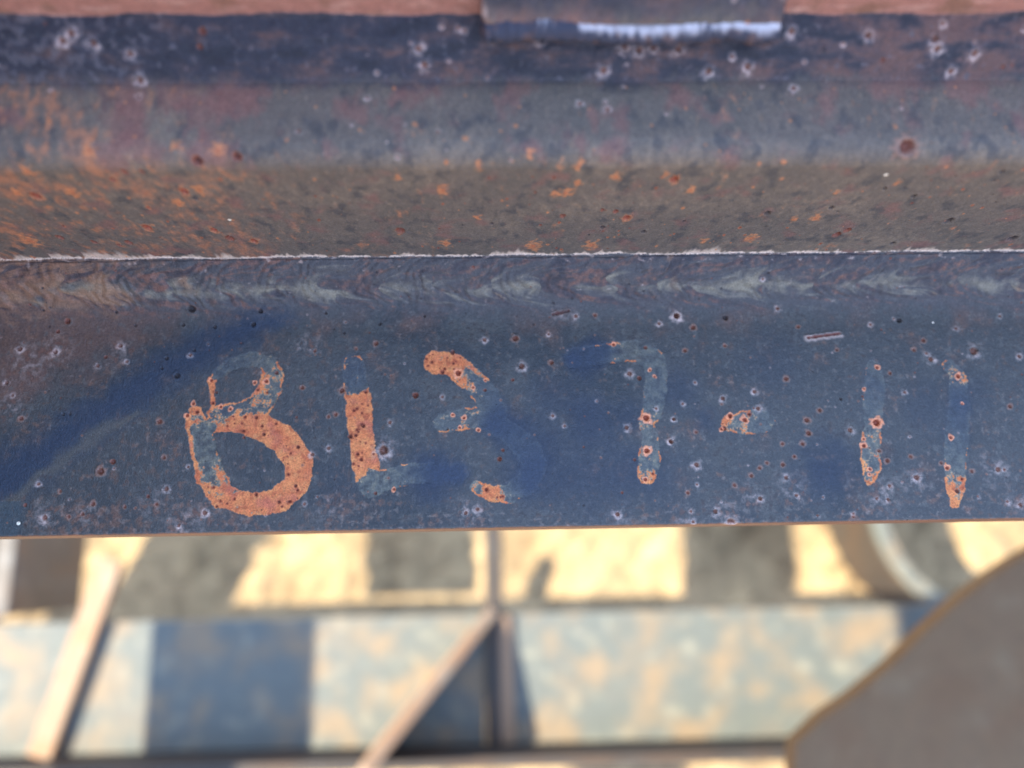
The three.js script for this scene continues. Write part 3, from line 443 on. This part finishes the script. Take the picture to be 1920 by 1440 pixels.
// lower frame of angle iron, ribs and gussets, far below the beam
const frame = new THREE.Group(); frame.name = 'angle_iron_rack';
tag(frame, 'sunlit rack of pale rusty angle iron with ribs and gussets below the lettered crossmember', 'steel rack'); scene.add(frame);
part('angle_bar', box(-1.1, -0.0105, -0.61, -0.6, 0.052, 0.172), barPaint, frame);
part('angle_bar', box(0.0085, 1.0, -0.61, -0.6, 0.052, 0.172), barPaint, frame);
part('flange', box(-1.1, 1.0, -0.61, -0.55, 0.1725, 0.182), brownRust, frame);
part('rib', box(-0.010, 0.008, -0.734, -0.594, -0.35, 0.172), brownRust, frame);
{ const g = new THREE.CylinderGeometry(0.008, 0.008, 0.116, 12, 1); g.rotateX(Math.PI / 2); g.translate(0.0095, -0.6, 0.112); part('weld_seam', g, orangeRust, frame); }
part('rib', box(-0.49, -0.471, -0.734, -0.594, -0.35, 0.045), greyPaint, frame);
part('leg', box(-0.009, 0.007, -1.03, -0.733, -0.34, -0.28), rustPaint, frame);
part('leg', box(-0.489, -0.472, -1.03, -0.733, -0.34, -0.28), rustPaint, frame);
{ // gusset bracing flange and bar, standing across the bar at 45 degrees
  const A = new THREE.Vector3(-0.002, -0.6, 0.05), B = new THREE.Vector3(-0.11, -0.6, 0.17), L = A.distanceTo(B);
  const g = prism([[0, 0], [L, 0], [L, 0.125], [L - 0.01, 0.125], [0, 0.012]], 0.008); g.translate(0, 0, -0.004);
  g.applyMatrix4(new THREE.Matrix4().makeBasis(B.clone().sub(A).normalize(), new THREE.Vector3(0, 1, 0), new THREE.Vector3().crossVectors(B.clone().sub(A).normalize(), new THREE.Vector3(0, 1, 0))).setPosition(A));
  part('gusset', metric(g), orangeRust, frame);
}
{ // slanting brace over the bar's far end
  const A = new THREE.Vector3(-0.375, -0.598, -0.005), B = new THREE.Vector3(-0.423, -0.598, 0.17), L = A.distanceTo(B), d = B.clone().sub(A).normalize(), up = new THREE.Vector3(0, 1, 0);
  const g = prism([[0, 0], [L, 0], [L, 0.008], [0, 0.008]], 0.02); g.translate(0, 0, -0.01);
  g.applyMatrix4(new THREE.Matrix4().makeBasis(d, up, new THREE.Vector3().crossVectors(d, up)).setPosition(A));
  part('brace', metric(g), orangeRust, frame);
}
{ // low slanting brace by the ground
  const A = new THREE.Vector3(-0.57, -0.9, -0.16), B = new THREE.Vector3(-0.68, -0.9, 0.09), L = A.distanceTo(B), d = B.clone().sub(A).normalize(), up = new THREE.Vector3(0, 1, 0);
  const g = prism([[0, 0], [L, 0], [L, 0.15], [0, 0.15]], 0.012); g.translate(0, 0, -0.006);
  g.applyMatrix4(new THREE.Matrix4().makeBasis(d, up, new THREE.Vector3().crossVectors(d, up)).setPosition(A));
  part('brace', metric(g), greyPaint, frame);
}
part('added_shade_rail', box(-0.6, -0.588, -0.36, -0.225, 0.052, 0.4), greyPaint, frame);  // added out of view so its shadow darkens part of the bar
part('leg', box(-0.61, -0.578, -1.03, -0.22, 0.36, 0.4), greyPaint, frame);
{ // wide plate above the bar, in the shade of the added end plate
  const g = prism([[0.182, -0.3], [0.180, -0.129], [0.182, -0.117], [0.200, -0.103], [0.221, -0.091], [0.246, -0.074], [0.269, -0.055], [0.292, -0.038], [0.315, -0.023], [0.337, -0.011], [0.352, -0.004], [0.6, 0.04], [0.6, -0.3]], 0.012, 0.003);
  g.rotateX(-Math.PI / 2); g.translate(0, -0.315, 0); part('cover_plate', metric(g), dustPaint, frame);
  part('leg', box(0.55, 0.59, -1.03, -0.311, 0.22, 0.28), rustPaint, frame);
}

// curved half of a pipe standing on the ground
{
  const R0 = 0.137, R1 = 0.15, cx = 0.66, cz = -0.06;
  const shape = new THREE.Shape(); const n = 40, a0 = Math.PI * 0.5, a1 = Math.PI * 1.5;
  for (let i = 0; i <= n; i++) { const a = lerp(a0, a1, i / n); shape[i ? 'lineTo' : 'moveTo'](R1 * Math.cos(a), R1 * Math.sin(a)); }
  for (let i = n; i >= 0; i--) { const a = lerp(a0, a1, i / n); shape.lineTo(R0 * Math.cos(a), R0 * Math.sin(a)); }
  const g = new THREE.ExtrudeGeometry(shape, { depth: 0.155, bevelEnabled: true, bevelSize: 0.002, bevelThickness: 0.002, bevelSegments: 2 });
  g.rotateX(-Math.PI / 2); g.translate(cx, -1.02, cz);
  const m = part('half_pipe', metric(g), brownRust, scene);
  const ring = new THREE.ExtrudeGeometry(shape, { depth: 0.008, bevelEnabled: true, bevelSize: 0.004, bevelThickness: 0.003, bevelSegments: 3 }); ring.rotateX(-Math.PI / 2); ring.translate(cx, -0.858, cz);
  part('rim', metric(ring), barPaint, m); tag(m, 'rusty curved half pipe standing on the sunlit ground', 'pipe');
}

renderer.render(scene, camera);
